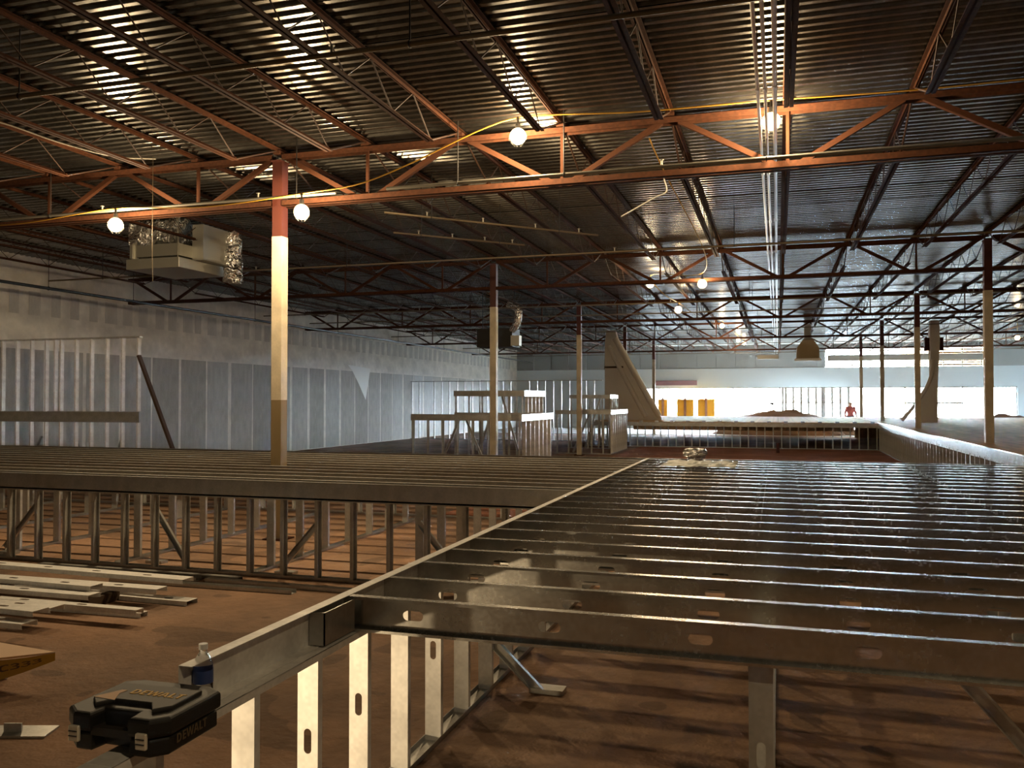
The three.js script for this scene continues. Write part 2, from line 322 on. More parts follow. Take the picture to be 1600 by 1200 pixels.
{
  const P = thing('stud_platform', 'large galvanized steel floor frame of open joists filling the foreground', 'platform', null, [0, 0, 0]);
  // right-hand field of joists
  const LR = RE - RX, jr = channel(LR - .01, JH, .041, .012, .002, holeRow(LR, .335));
  for (let d = FJ, k = 0; d < FARD - .1; d += JS, k++) { const m = part('floor_joist', jr, M.zincBright, P); m.position.set(RX + .006, PB, -d); }
  // left-hand field
  const LL = RX - LE, jl = channel(LL - .01, JH, .041, .012, .002), cols = [];
  for (let d = CD + .35, k = 0; d < FARD - .1; d += JS, k++) { const m = part('floor_joist', jl, M.zincDull, P); m.position.set(LE, PB, -d); }
  // rim tracks
  const rimL = channel(FARD - 2.345, JH + .004, .05, 0, .002); rimL.rotateY(Math.PI / 2);     // length to -z, web faces -x, flanges to +x
  { const m = part('rim_track', rimL, M.stud, P); m.position.set(RX, PB - .002, -2.345); }
  { const g = channel(LL, JH + .03, .04, 0, .002); g.rotateY(Math.PI); const m = part('rim_track', g, M.zinc, P); m.position.set(RX - .004, PB - .02, -CD); }
  { const g = channel(RE - LE, JH + .004, .04, 0, .002); const m = part('rim_track', g, M.zinc, P); m.position.set(LE, PB - .002, -FARD - .045); }
  { const g = channel(FARD - FJ + .1, JH + .004, .05, 0, .002); g.rotateY(Math.PI / 2); g.rotateZ(Math.PI); const m = part('rim_track', g, M.zinc, P); m.position.set(RE + .002, PB + JH + .002, -FJ + .06); }
  // short stiffener stub in the corner
  { const g = merge([box(-1.845, -1.775, PB + .006, PT - .012, 3.14, 3.146), box(-1.780, -1.775, PB + .006, PT - .012, 3.14, 3.40)]); part('stiffener', g, M.zinc, P); }
  // stud wall under the left rim
  trackD(RX, 1.80, FARD, PB - .003, P, 'top_track', false).material = M.stud;
  trackD(RX, 1.80, FARD, .0, P);
  for (const d of [1.955, 2.13]) knee(RX + .001, d, Math.PI, P, true, true);
  for (let k = 0, d = 2.63; d < FARD - .05; k++, d += .437) knee(RX + .001, d, Math.PI, P, k % 3 !== 0, true);
  // support walls along the hall
  for (const x of [-.115, 1.70, RE - .1]) {
    trackD(x, FJ, FARD, .0, P); trackD(x, FJ, FARD, PB - .003, P, 'top_track', false);
    for (let d = FJ + .02; d < FARD - .05; d += .437) knee(x + .001, d, Math.PI, P, true);
  }
  for (const x of [-3.64, -5.43, -7.22, -9.01, -10.8, -12.59]) {
    trackD(x, CD + .15, FARD, .0, P);
    for (let d = CD + .45; d < FARD - .05; d += .60) knee(x + .001, d, Math.PI, P, false);
  }
  // stud wall under the cross rim and under the far rim
  trackX(LE, RX - .01, 0, CD, P); trackX(LE, RX - .01, PB - .003, CD, P, 'top_track', false);
  for (let x = RX - .28; x > LE + .1; x -= .406) knee(x, CD + .094, Math.PI / 2, P, false);
  trackX(LE, RE - .1, 0, FARD - .05, P);
  for (let x = RE - .3; x > LE + .1; x -= .61) knee(x, FARD + .044, Math.PI / 2, P, false);
  kicker(-1.42, .02, -1.755, .33, 5.3, P); kicker(-5.05, .05, -4.6, .55, CD + .2, P); kicker(-8.9, .05, -8.4, .6, CD + .25, P); kicker(-3.0, .05, -3.5, .62, CD + .3, P);
  kicker(-6.8, .6, -6.4, .05, CD + .3, P); kicker(1.35, .03, .66, .82, 4.2, P);
}

// ---------------------------------------------------------------- far and right platforms round the pit
{
  const P = thing('pit_platform', 'far platform behind the red dirt pit with stud front', 'platform', 'platforms around the pit');
  const D0 = 34.2, D1 = 45.5, X0 = -7.3;
  for (let x = X0; x < RE - .1; x += 1.22) for (let d = D0 + .02; d < D1 - .5; d += 2.44) part('plywood_sheet', box(x, Math.min(x + 1.214, RE), PT - .02, PT, d, d + 2.434), M.ply, P);
  part('rim_track', box(X0, RE, PB - .02, PT - .021, D0 - .004, D0), M.zinc, P);
  part('added_light_stop', box(X0, RE, .3, PT - .021, D1 - .25, D1 - .23), M.ply, P);  // unseen board added to block storefront light under the far platform
  trackX(X0, RE, 0, D0, P);
  const g = X90(channel(studH, .092, .035, .008, .002));
  for (let x = X0 + .1, k = 0; x < RE; x += .305, k++) { const m = part('stud', g, M.stud, P); m.material = M.zincDull; m.position.set(x, .002, -D0 - .094); m.rotation.y = Math.PI / 2; }
  for (let x = X0 + .2; x < RE; x += .61) part('rim_clip', box(x, x + .14, PT - .02, PT + .05, D0 - .02, D0 - .006), M.zincBright, P);
}
{
  const P = thing('pit_platform', 'right-hand platform with long bright metal edge and tan plywood top', 'platform', 'platforms around the pit');
  const D0 = 12.9, D1 = 45.5;
  for (let x = RE + .06; x < XR - .3; x += 1.22) for (let d = D0; d < D1 - .5; d += 2.44) part('plywood_sheet', box(x, Math.min(x + 1.214, XR - .02), PT - .02, PT, d, d + 2.434), M.ply, P);
  const g0 = channel(34.2 - D0, .21, .055, 0, .003); g0.rotateY(Math.PI / 2); const m0 = part('rim_track', g0, M.zincBright, P); m0.position.set(RE + .002, PT - .19, -D0);
  part('added_light_stop', box(RE + .1, XR - .1, 0, PT - .021, D1 - .25, D1 - .23), M.ply, P);  // likewise added, stops light from behind the right platform
  trackD(RE, D0, 34.2, 0, P);
  for (let d = D0 + .1; d < 34; d += .406) { const m = part('stud', studPlain, M.zincDull, P); m.position.set(RE + .001, .002, -d); m.rotation.y = Math.PI; }
}
{ // low heaps of soil by the storefront
  const heap = (x, d, rx, rd, h, y, label) => {
    const g = new THREE.SphereGeometry(1, 40, 14, 0, Math.PI * 2, 0, Math.PI / 2), p = g.attributes.position;
    for (let i = 0; i < p.count; i++) { const a = p.getX(i), b = p.getZ(i), c = p.getY(i), k = 1 + .22 * (fl[1]((a * .3 + 1.4 + x * .1) % 1, (b * .3 + 1.4) % 1) - .5) + .12 * (fl[2]((a * .4 + 1.4) % 1, (b * .4 + 1.5) % 1) - .5); p.setXYZ(i, x + a * rx * k, y + Math.pow(c, 1.6) * h * k, -d + b * rd * k); }
    g.computeVertexNormals(); single('soil_heap', g, M.dirt, label, 'soil heap', 'soil heaps before the storefront');
  };
  heap(.2, 48.2, 3.6, 1.6, 1.28, 0, 'wide brown soil heap in middle before bright storefront');
  heap(7.2, 48, 1.3, 1.2, 1.1, 0, 'brown soil heap right of the right-hand draped pier');
  heap(11.0, 48, 2.2, 1.5, 1.12, 0, 'dark soil heap at far right below the bright window');
}
structMesh('floor_pit', box(-5.2, RE, .0, .012, 13.0, 34.1), M.clay).userData.label = 'red clay surface of the sunken pit';
single('pipe_stub', merge([rod(V(0, .012, 31.4), V(0, .33, 31.4), .055, 12), rod(V(0, .33, 31.4), V(0, .36, 31.4), .066, 12)]), M.redPaint, 'short dark red pipe stub standing in the clay pit', 'pipe');

// ---------------------------------------------------------------- stepped stud tiers
function tierStud(h) { return X90(channel(h, .092, .035, .008, .002)); }
function tier(label, x0, x1, d0, d1, top, rim, base) {
  const t = thing('seating_tier', label, 'riser frame', 'stepped stud tiers'), h = top - rim - base;
  part('rim_track', box(x0, x1, top - rim, top, d0 - .004, d0), M.zinc, t).userData.label = 'front rim';
  part('rim_track', box(x1, x1 + .004, top - rim, top, d0 - .004, d1), M.zincBright, t);
  part('rim_track', box(x0, x1, top - rim, top, d1, d1 + .004), M.zinc, t);
  const g = tierStud(h);
  for (let x = x0 + .04; x <= x1 + .01; x += .406) for (const d of [d0 + .094, d1]) { const m = part('stud', g, M.zincDull, t); m.position.set(x, base + .002, -d); m.rotation.y = Math.PI / 2; }
  for (let d = d0 + .35; d < d1; d += .406) { const m = part('stud', g, M.stud, t); m.position.set(x1 - .093, base + .002, -d); m.rotation.y = Math.PI; }
  part('bottom_track', merge([box(x0, x1, base, base + .03, d0, d0 + .004), box(x1 - .004, x1, base, base + .03, d0, d1)]), M.zinc, t);
  const br = (xa, xb, d) => { const gg = channel(Math.hypot(xb - xa, h), .064, .032, .006); gg.rotateZ(Math.atan2(h, xb - xa)); gg.translate(xa, base, -d); part('brace', gg, M.zinc, t); };
  br(x0 + .5, x0 + 1.1, d0 + .7); if (x1 - x0 > 2) br(x0 + 1.9, x0 + 1.3, d0 + .7);
  return t;
}
tier('wide lower stud tier around the second left column', -8.97, -6.0, 20.2, 23.3, 1.5, .16, 0);
tier('narrow upper stud tier stacked behind the second left column', -9.03, -6.87, 23.4, 25.6, 2.13, .16, 0);
tier('lower stud tier around the third left column', -7.4, -5.43, 29.0, 32.3, 1.51, .14, 0);
tier('upper stud tier stacked behind the third left column', -7.7, -6.1, 32.4, 34.05, 2.06, .14, 0);

// back stud walls
{
  const w = thing('stud_wall', 'tall bare stud wall behind the stepped tiers by the left wall', 'stud wall', 'bare stud walls');
  const g = tierStud(2.70), d = 38;
  for (const [a, b] of [[-16.75, -16.2], [-15.6, -11.6], [-10.9, -7.6]]) for (let x = a; x <= b; x += .38) { const m = part('stud', g, M.stud, w); m.position.set(x, .03, -d + .1); m.rotation.y = -Math.PI / 2; }
  part('top_track', box(-16.85, -7.5, 2.73, 2.76, d - .1, d + .02), M.zinc, w); part('bottom_track', box(-16.85, -7.5, 0, .03, d - .1, d + .02), M.zinc, w);
}
{
  const w = thing('stud_wall', 'bare stud wall standing before the bright storefront', 'stud wall', 'bare stud walls'), g = X90(channel(2.55, .15, .045, .01, .002)), d = 54.4;
  for (const x of [.25, .42, .85, 1.3, 1.72, 2.15, 2.5, 2.6, 3.05, 3.5, 3.95]) { const m = part('stud', g, M.stud, w); m.position.set(x + .1, .03, -d + .05); m.rotation.y = .5; }
  part('top_track', box(.2, 4.05, 2.58, 2.62, d - .1, d + .02), M.zinc, w); part('bottom_track', box(.2, 4.05, 0, .03, d - .1, d + .02), M.zinc, w);
  part('blocking', box(.2, 4.05, 1.68, 1.73, d - .1, d - .02), M.zinc, w);
}
{ // tall knee wall at the left, on its own tier
  const w = thing('stud_wall', 'tall stud wall with low rim at left edge beside long wall', 'stud wall', 'bare stud walls'), d = 15, x1 = -12.9, x0 = XL + .02;
  const hi = tierStud(1.56), lo = tierStud(1.36);
  for (let x = x1 - .04, k = 0; x > x0 + .1; x -= .41, k++) {
    const m = part('stud', hi, M.stud, w); m.position.set(x, 1.62, -d - .001); m.rotation.y = -Math.PI / 2;
    const n = part('stud', lo, M.stud, w); n.position.set(x, .02, -d - .001); n.rotation.y = -Math.PI / 2;
    if (k === 5) { const e = part('stud', hi, M.stud, w); e.position.set(x - .16, 1.62, -d - .001); e.rotation.y = -Math.PI / 2; }
  }
  part('top_track', box(x0, x1, 3.18, 3.215, d, d + .095), M.zincBright, w);
  part('rim_track', box(x0, x1, 1.38, 1.61, d - .004, d), M.zinc, w);
  part('bottom_track', box(x0, x1, 0, .02, d, d + .095), M.zinc, w);
  for (const [a, b] of [[-16.2, -15.7], [-14.3, -14.75], [-13.9, -13.5]]) { const L = Math.hypot(b - a, 1.0), g = channel(L, .064, .032, .006); g.rotateZ(Math.atan2(1.0, b - a)); g.translate(a, .03, -d - .25); part('brace', g, M.zinc, w); }
}
single('leaning_board', bar(V(-12.86, 2.80, 14.93), V(-11.63, .03, 14.93), .09, .05), M.wood, 'dark board leaning diagonally against end of left stud wall', 'board');

// ---------------------------------------------------------------- draped piers far ahead
{
  const p = thing('draped_pier', 'large beige pier with diagonal tubes left of the storefront', 'pier', 'draped beige piers');
  const g = poly([[-7.21, PT + .002], [-4.75, PT + .002], [-4.78, 1.1], [-6.6, 4.3], [-6.75, 4.9], [-7.15, 4.9], [-7.21, 4.3]], .35); g.translate(0, 0, -37.35); part('panel', g, M.plaster, p);
  part('raking_tube', rod(V(-6.75, 4.55, 36.95), V(-4.85, 1.16, 36.95), .13, 12), M.plaster, p); part('raking_tube', rod(V(-7.05, 4.2, 36.98), V(-5.42, 1.13, 36.98), .11, 12), M.plaster, p);
  part('tie_band', box(-7.22, -6.4, 3.25, 3.33, 36.93, 37.0), M.wood, p);
}
{
  const p = thing('draped_pier', 'beige pier with curved drape standing beside the third right column', 'pier', 'draped beige piers');
  const g = poly([[5.15, PT], [5.82, PT], [5.84, 2.6], [5.92, 4.1], [5.9, 4.9], [5.6, 4.9], [5.56, 4.1], [5.6, 2.7], [5.25, 1.9]], .4); g.translate(0, 0, -36.4); part('panel', g, M.plaster, p);
  part('curved_drape', hose([V(5.66, 3.4, 35.95), V(5.58, 2.7, 35.95), V(5.2, 1.95, 35.95), V(4.9, 1.5, 35.95), V(4.55, 1.07, 35.95)], .07, 24, 8), M.plaster, p);
  part('hanging_bracket', box(5.4, 6.05, 3.75, 4.25, 36.05, 36.35), M.rust, p);
}

// ---------------------------------------------------------------- mechanical units under the roof
{
  const u = thing('air_unit', 'hanging air handler with crumpled foil duct beyond the nearest girder', 'air handler', 'hanging air units', [-10.86, 4.25, 13.6]);
  part('drain_pan', new RoundedBoxGeometry(1.16, .19, 1.34, 2, .012).translate(0, .1, 0), M.sheet, u);
  part('casing', merge([box(-.42, .5, .24, .46, -.58, .62), box(-.56, -.50, .22, .95, -.6, -.54), box(-.50, -.44, .2, .9, -.55, -.5)]), M.sheet, u);
  const crumple = (g, a, s) => { const p = g.attributes.position; for (let i = 0; i < p.count; i++) { const x = p.getX(i), y = p.getY(i), z = p.getZ(i), n = a * (fl[1]((x * .5 + s + 3) % 1, (y * .5 + z * .37 + 3) % 1) - .5) + a * .8 * (fl[2]((x * .6 + 3) % 1, (y * .45 + z * .4 + 3.3) % 1) - .5); p.setXYZ(i, x + n, y + n * .7, z + n * .9); } g.computeVertexNormals(); return g; };
  part('foil_wrap', crumple(new THREE.BoxGeometry(.95, .42, 1.0, 16, 10, 16).translate(-.10, .68, .12), .18, .2), M.foil, u);
  part('foil_duct', crumple(new THREE.CylinderGeometry(.17, .19, .95, 20, 16).translate(.80, .34, -.62), .12, .7), M.foil, u);
  part('duct_elbow', box(.5, .74, .2, .86, -.2, .55), M.sheet, u);
  for (const [x, z] of [[-.5, .6], [.5, .6], [-.5, -.6], [.5, -.6]]) part('hanger_rod', rod(new THREE.Vector3(x, .1, z), new THREE.Vector3(x, .97, z), .008, 6), M.greyPipe, u);
}
{
  const u = thing('air_unit', 'dark air handler with foil elbow behind the second left column', 'air handler', 'hanging air units', [-7.98, 3.4, 24.4]);
  part('casing', new RoundedBoxGeometry(1.1, .55, .8, 2, .01).translate(0, .3, 0), M.darkSheet, u);
  part('foil_elbow', hose([new THREE.Vector3(.4, 1.3, .3), new THREE.Vector3(.72, 1.1, .35), new THREE.Vector3(.68, .7, .35), new THREE.Vector3(.5, .5, .3)], .11, 20, 10), M.foil, u);
  part('end_box', box(.52, .78, .05, .35, -.45, -.2), M.sheet, u);
  for (const x of [-.5, .5]) part('hanger_rod', rod(new THREE.Vector3(x, .3, 0), new THREE.Vector3(x, 1.835, 0), .01, 6), M.blackPipe, u);
}
{
  const u = thing('air_unit', 'brown hanging unit high before the far wall', 'air handler', 'hanging air units', [1.28, 3.6, 40]);
  part('casing', poly([[-.48, .08], [.48, .08], [.46, .55], [.22, .9], [-.22, .9], [-.46, .55]], .9).translate(0, 0, -.45), M.tan, u);
  part('diffuser', box(-.55, .55, 0, .08, -.5, .5), M.cap, u);
  part('neck', box(-.15, .15, .9, 1.6, -.15, .15), M.sheet, u);
}
single('duct_panel', merge([box(-1.05, 0.05, 4.1, 4.32, 49, 49.08), box(-.9, -.88, 4.32, DECK - .02, 49.03, 49.05), box(-.1, -.08, 4.32, DECK - .02, 49.03, 49.05)]), M.sheet, 'small pale duct panel hanging right of the farthest lamps', 'panel');

// ---------------------------------------------------------------- pipes, conduits, wires
function pipe(a, b, r, mat, label, hang = [], cat = 'pipe', group = 'sprinkler pipes') {
  const t = thing('sprinkler_pipe', label, cat, group);
  part('pipe_run', rod(a, b, r, 12), mat, t);
  for (const k of hang) { const p = a.clone().lerp(b, k); part('hanger_rod', rod(p, new THREE.Vector3(p.x, DECK - .01, p.z), .007, 6), M.blackPipe, t); part('hanger_ring', new THREE.TorusGeometry(r + .006, .006, 6, 14).rotateY(Math.abs(a.x - b.x) > 1 ? Math.PI / 2 : 0).translate(p.x, p.y, p.z), M.blackPipe, t); }
  for (const k of [.18, .43, .68, .9]) { const p = a.clone().lerp(b, k); part('sprinkler_head', merge([rod(p, p.clone().add(new THREE.Vector3(0, r + .05, 0)), .012, 8), rod(p.clone().add(new THREE.Vector3(0, r + .05, 0)), p.clone().add(new THREE.Vector3(0, r + .056, 0)), .026, 10)]), M.greyPipe, t); }
  return t;
}
pipe(V(XL + .3, 4.61, 6.05), V(XR - .3, 4.61, 6.05), .021, M.dullPipe, 'thin dark sprinkler pipe crossing the ceiling nearest the camera', [.02, .2, .327, .452, .555, .7, .9]);
pipe(V(XL + .3, 4.47, 9.62), V(-5.3, 4.47, 9.62), .02, M.greyPipe, 'thin pipe running along left span of nearest girder', [.1, .35, .6, .95]);
pipe(V(-4.6, 4.47, 9.62), V(XR - .3, 4.47, 9.62), .022, M.greyPipe, 'thin pipe running along middle span of nearest girder', [.05, .12, .24, .4, .6, .8]);
pipe(V(-15.6, 4.36, 2), V(-15.6, 4.36, 55), .035, M.blackPipe, 'long dark sprinkler main running along the left wall', [.15, .2, .25, .3, .4, .5, .6, .7, .8]);
pipe(V(-5.39, 4.56, 11.2), V(-2.8, 4.56, 13.8), .016, M.dullPipe, 'upper diagonal pipe beyond the nearest girder', [.2, .8]);
pipe(V(-5.9, 4.56, 12.6), V(-4.2, 4.56, 14.3), .016, M.dullPipe, 'lower diagonal pipe beyond the nearest girder', [.2, .8]);
[15.2, 23.6, 26.4, 33.0, 41.6, 50].forEach((d, i) => pipe(V(-15.55, 4.52, d), V(XR - .3, 4.52, d), .018, M.dullPipe, `thin dark cross pipe, ${ORD[i]} one beyond the nearest girder`, [.05, .25, .5, .75, .95]));
for (const [x, y, r, w] of [[-.16, 4.70, .016, 'left'], [-.095, 4.70, .016, 'middle'], [-.01, 4.72, .022, 'right']]) {
  const t = thing('conduit', `bright metal conduit along the ceiling, ${w} one of three`, 'conduit', 'metal conduits', [0, 0, 0]);
  part('conduit_run', rod(V(x, y, .3), V(x, y, 55.4), r, 10), M.conduit, t);
  for (let d = 2; d < 55; d += 3.04) part('coupling', rod(V(x, y, d), V(x, y, d + .09), r + .005, 10), M.conduit, t);
  for (let d = 3.4; d < 55; d += 4.56) part('support_strap', bar(V(x, y, d), V(x, DECK - .012, d), .012, .012), M.blackPipe, t);
}
single('loose_wire', hose([V(-8.95, 5.1, 7.2), V(-8.6, 5.08, 7.7), V(-8.35, 5.0, 8.3), V(-8.15, 5.0, 9.0), V(-8.02, 5.12, 9.6)], .008, 40), M.whiteCable, 'pale sagging wire hanging in the upper left ceiling', 'wire');
single('drop_wire', hose([V(-8.02, 5.14, 9.55), V(-8.02, 4.8, 9.55), V(-8.02, 4.45, 9.55), V(-8.02, 3.9, 9.55), V(-8.01, 3.45, 9.55)], .003, 20), M.dullPipe, 'thin straight wire dropping below nearest girder at left', 'wire');
single('loose_wire', hose([V(-1.25, 4.44, 10.0), V(-1.22, 4.28, 10.0), V(-1.35, 4.22, 10.0), V(-1.75, 4.02, 10.0)], .008, 24), M.whiteCable, 'short curled cable end dangling under middle of nearest girder', 'wire');

// ---------------------------------------------------------------- work lamps
const bulbGeo = new THREE.SphereGeometry(.095, 32, 20), sockGeo = merge([new THREE.CylinderGeometry(.028, .032, .09, 12).translate(0, .11, 0), new THREE.CylinderGeometry(.012, .012, .08, 8).translate(0, .19, 0)]);
function lamp(x, y, d, label, power = 1, drop = false) {
  const t = thing('work_lamp', label, 'lamp', 'string work lamps', [x, y, d]);
  const b = part('bulb', bulbGeo, M.bulb, t); b.castShadow = false; part('socket', sockGeo, M.socket, t); if (drop) part('drop_cord', rod(new THREE.Vector3(0, .2, 0), new THREE.Vector3(0, DECK - y + .01, 0), .008, 6), M.cable, t);
  const cage = []; for (let k = 0; k < 6; k++) { const a = k * Math.PI / 3; const q = [[.032, .10], [.105, .02], [.108, -.04], [.04, -.115]].map(([r, h]) => new THREE.Vector3(r * Math.cos(a), h, r * Math.sin(a))); for (let i = 0; i < 3; i++) cage.push(rod(q[i], q[i + 1], .001, 4)); }
  part('wire_guard', merge(cage), M.socket, t);
  const l = new THREE.PointLight(BULB_COLOR, BULB * power, 0, 2); l.position.set(0, 0, 0); l.castShadow = true; l.shadow.radius = 3; t.add(l);
}
lamp(-8.51, 4.22, 9.42, 'glowing lamp below the girder at far left, before the foil duct');
lamp(-5.67, 4.21, 9.42, 'glowing lamp on the girder just right of the big cream column');
lamp(-2.9, 4.96, 9.6, 'glowing lamp hung at top of nearest girder, upper centre');
lamp(-.05, 4.86, 9.6, 'glowing lamp beside the bright conduits, upper right');
lamp(-3.05, 4.78, 21.6, 'glowing lamp under the ceiling, nearest of the distant middle row', .35);
lamp(-1.55, 4.38, 18.95, 'glowing lamp on second girder, right one of a close pair', .35);
lamp(-2.68, 4.42, 20.7 + 3.9, 'glowing lamp, left one of a close pair in the middle distance', .35);
lamp(-2.2, 4.95, 36.7, 'small glowing lamp in the far middle row, before the last pair', .35);
lamp(-1.93, 4.95, 45.9, 'small glowing lamp, left one of the farthest pair', .35);
lamp(-1.75, 5.0, 49.0, 'small glowing lamp, right one of the farthest pair', .35);
lamp(9.55, 4.45, 40.3, 'glowing lamp at right edge beyond the right columns', .35, true);
{ // shaded pendant above the camera
  const t = thing('shaded_lamp', 'work lamp with metal reflector hung above the camera', 'lamp', null, [1.5, 4.3, .7]);
  part('reflector', new THREE.LatheGeometry([[.03, .16], [.06, .12], [.16, .02], [.17, 0], [.165, 0], [.155, .02], [.055, .115], [.028, .155]].map(([x, y]) => new THREE.Vector2(x, y)), 28), M.sheet, t);
  part('bulb', new THREE.SphereGeometry(.045, 20, 14).translate(0, .03, 0), M.bulb, t).castShadow = false; part('drop_cord', rod(new THREE.Vector3(0, .15, 0), new THREE.Vector3(0, DECK - 4.3 + .01, 0), .006, 6), M.socket, t);
  const l = new THREE.SpotLight(BULB_COLOR, BULB * .8, 0, 1.1, .4, 2); l.castShadow = true; l.shadow.radius = 2; l.position.set(0, -.03, 0); l.target.position.set(0, -2, 0); t.add(l); t.add(l.target);
}
{ // small flood on the floor just left of the picture, aimed along the row of studs
  const t = thing('flood_lamp', 'small flood lamp standing on the floor left of the camera', 'lamp', null, [-3.4, 0, 1.9], -.93);
  part('stand', merge([bar(new THREE.Vector3(-.1, .008, -.06), new THREE.Vector3(-.1, .008, .1), .016), bar(new THREE.Vector3(.1, .008, -.06), new THREE.Vector3(.1, .008, .1), .016), bar(new THREE.Vector3(-.1, .008, .02), new THREE.Vector3(.1, .008, .02), .016), bar(new THREE.Vector3(-.1, .008, .02), new THREE.Vector3(-.1, .18, .05), .014), bar(new THREE.Vector3(.1, .008, .02), new THREE.Vector3(.1, .18, .05), .014)]), M.socket, t);
  part('housing', new RoundedBoxGeometry(.19, .15, .08, 2, .015).translate(0, .18, .05), M.socket, t); part('lens', box(-.08, .08, .12, .24, -.006, .006), M.bulb, t);
  const l = new THREE.SpotLight(BULB_COLOR, 26, 0, .52, .8, 2); l.castShadow = true; l.shadow.radius = 2; l.position.set(0, .18, -.02); l.target.position.set(0, .45, -2); t.add(l); t.add(l.target);
}

{
  const cord = (pts, label) => single('lamp_cord', hose(pts, .009, 120, 6), M.cable, label, 'cord', 'lamp cords');
  cord([V(XL + .3, 4.44, 9.80), V(-12.2, 4.44, 9.7), V(-10.2, 4.36, 9.5), V(-8.51, 4.44, 9.42), V(-7.1, 4.37, 9.42), V(-5.67, 4.44, 9.42), V(-4.9, 4.52, 9.48), V(-4.3, 4.72, 9.55), V(-3.3, 5.1, 9.6), V(-2.9, 5.18, 9.6), V(-1.5, 5.11, 9.6), V(-.05, 5.09, 9.6), V(1.4, 5.10, 9.75), V(3.2, 5.14, 9.84)], 'yellow lamp cord strung along the nearest girder');
  cord([V(-1.5, 5.1, 10.6), V(-1.55, 4.61, 18.95), V(-3.05, 4.98, 21.6), V(-2.9, 4.7, 23.0), V(-2.68, 4.62, 24.6), V(-2.5, 4.7, 30), V(-2.2, 5.15, 36.7), V(-1.93, 5.15, 45.9), V(-1.75, 5.2, 49)], 'yellow lamp cord running away down the middle of the hall');
}

// ---------------------------------------------------------------- loose material on the left floor
const looseStud = {};
function loose(L, h, f, x, y, d, turn, label, roll, mat = M.stud) {
  const key = L + '_' + h, g = looseStud[key] ??= channel(L, h, f, .008, .002, Array.from({ length: Math.floor((L - .5) / .61) + 1 }, (_, k) => [.3 + .61 * k, h / 2, .1, .036]));
  const m = single('steel_stud', g, mat, label, 'stud', 'loose studs on the floor');
  m.position.set(x, y, -d); m.rotation.set(roll ? -Math.PI / 2 : Math.PI / 2, 0, 0); if (!roll) m.position.y = y + f; m.rotation.order = 'YXZ'; m.rotation.y = turn; return m;
}
// lying flat with the web on top
const NAMES = ['farthest long stud of the pile, dark end at right', 'long stud just nearer than the farthest in the pile', 'long stud in the middle of the floor pile', 'long stud on near side of floor pile', 'short stud sticking out of the pile toward the bottle', 'lowest stud under the pile, poking out at right', 'nearest pale stud at the left edge, above the yellow label', 'second pale stud at the left edge of the floor', 'third pale stud at the left edge of the floor', 'thin stud lying under the middle pile'];
{
  const rows = [[2.6, .15, -7.85, .16, 6.92, -.03, 0], [2.6, .15, -7.95, .115, 6.55, .02, 1], [3.1, .15, -8.95, .16, 6.42, -.02, 2], [2.9, .15, -8.65, .115, 6.18, .015, 3], [1.5, .092, -6.55, .09, 5.93, .01, 4], [3.0, .15, -8.1, .0, 6.75, -.015, 5], [1.9, .15, -7.35, .20, 5.40, -.02, 6], [1.9, .15, -7.55, .13, 5.66, .03, 7], [1.8, .15, -7.25, .13, 5.22, .02, 8], [2.4, .092, -7.6, .0, 6.1, .03, 9]];
  for (const [L, h, x, y, d, t, i] of rows) loose(L, h, .041, x, y, d, t, NAMES[i], false);
  // timber bearers that carry the pile
  [[-7.2, 6.2, .38, 'left'], [-5.95, 6.2, .38, 'right']].forEach(([x, d, L, w]) => single('timber_bearer', box(x, x + .09, 0, .085, d, d + L), M.wood, `timber bearer under ${w} part of the stud pile`, 'timber', 'timber bearers'));
  single('timber_bearer', box(-6.6, -6.5, 0, .12, 5.0, 5.75), M.wood, 'timber bearer under the pale studs at left edge', 'timber', 'timber bearers');
}
[[3.9, -9.6, 7.42, .012, 'long dark track on the floor along the stud front, left'], [2.6, -7.9, 7.70, -.004, 'dark track lying against foot of the stud front, centre left'], [2.1, -6.55, 7.20, .02, 'shiny track piece lying on floor before the stud front'], [1.8, -5.6, 7.56, -.015, 'bright-edged track piece, rightmost before the stud front']].forEach(([L, x, d, t, label], i) => {
  const m = single('steel_track', channel(L, .092, .035, 0, .002), M.zinc, label, 'track', 'loose tracks by the stud front'); m.rotation.order = 'YXZ'; m.rotation.set(i % 2 ? Math.PI / 2 : -Math.PI / 2, t, 0); m.position.set(x, i % 2 ? .036 : .001, -d);
});
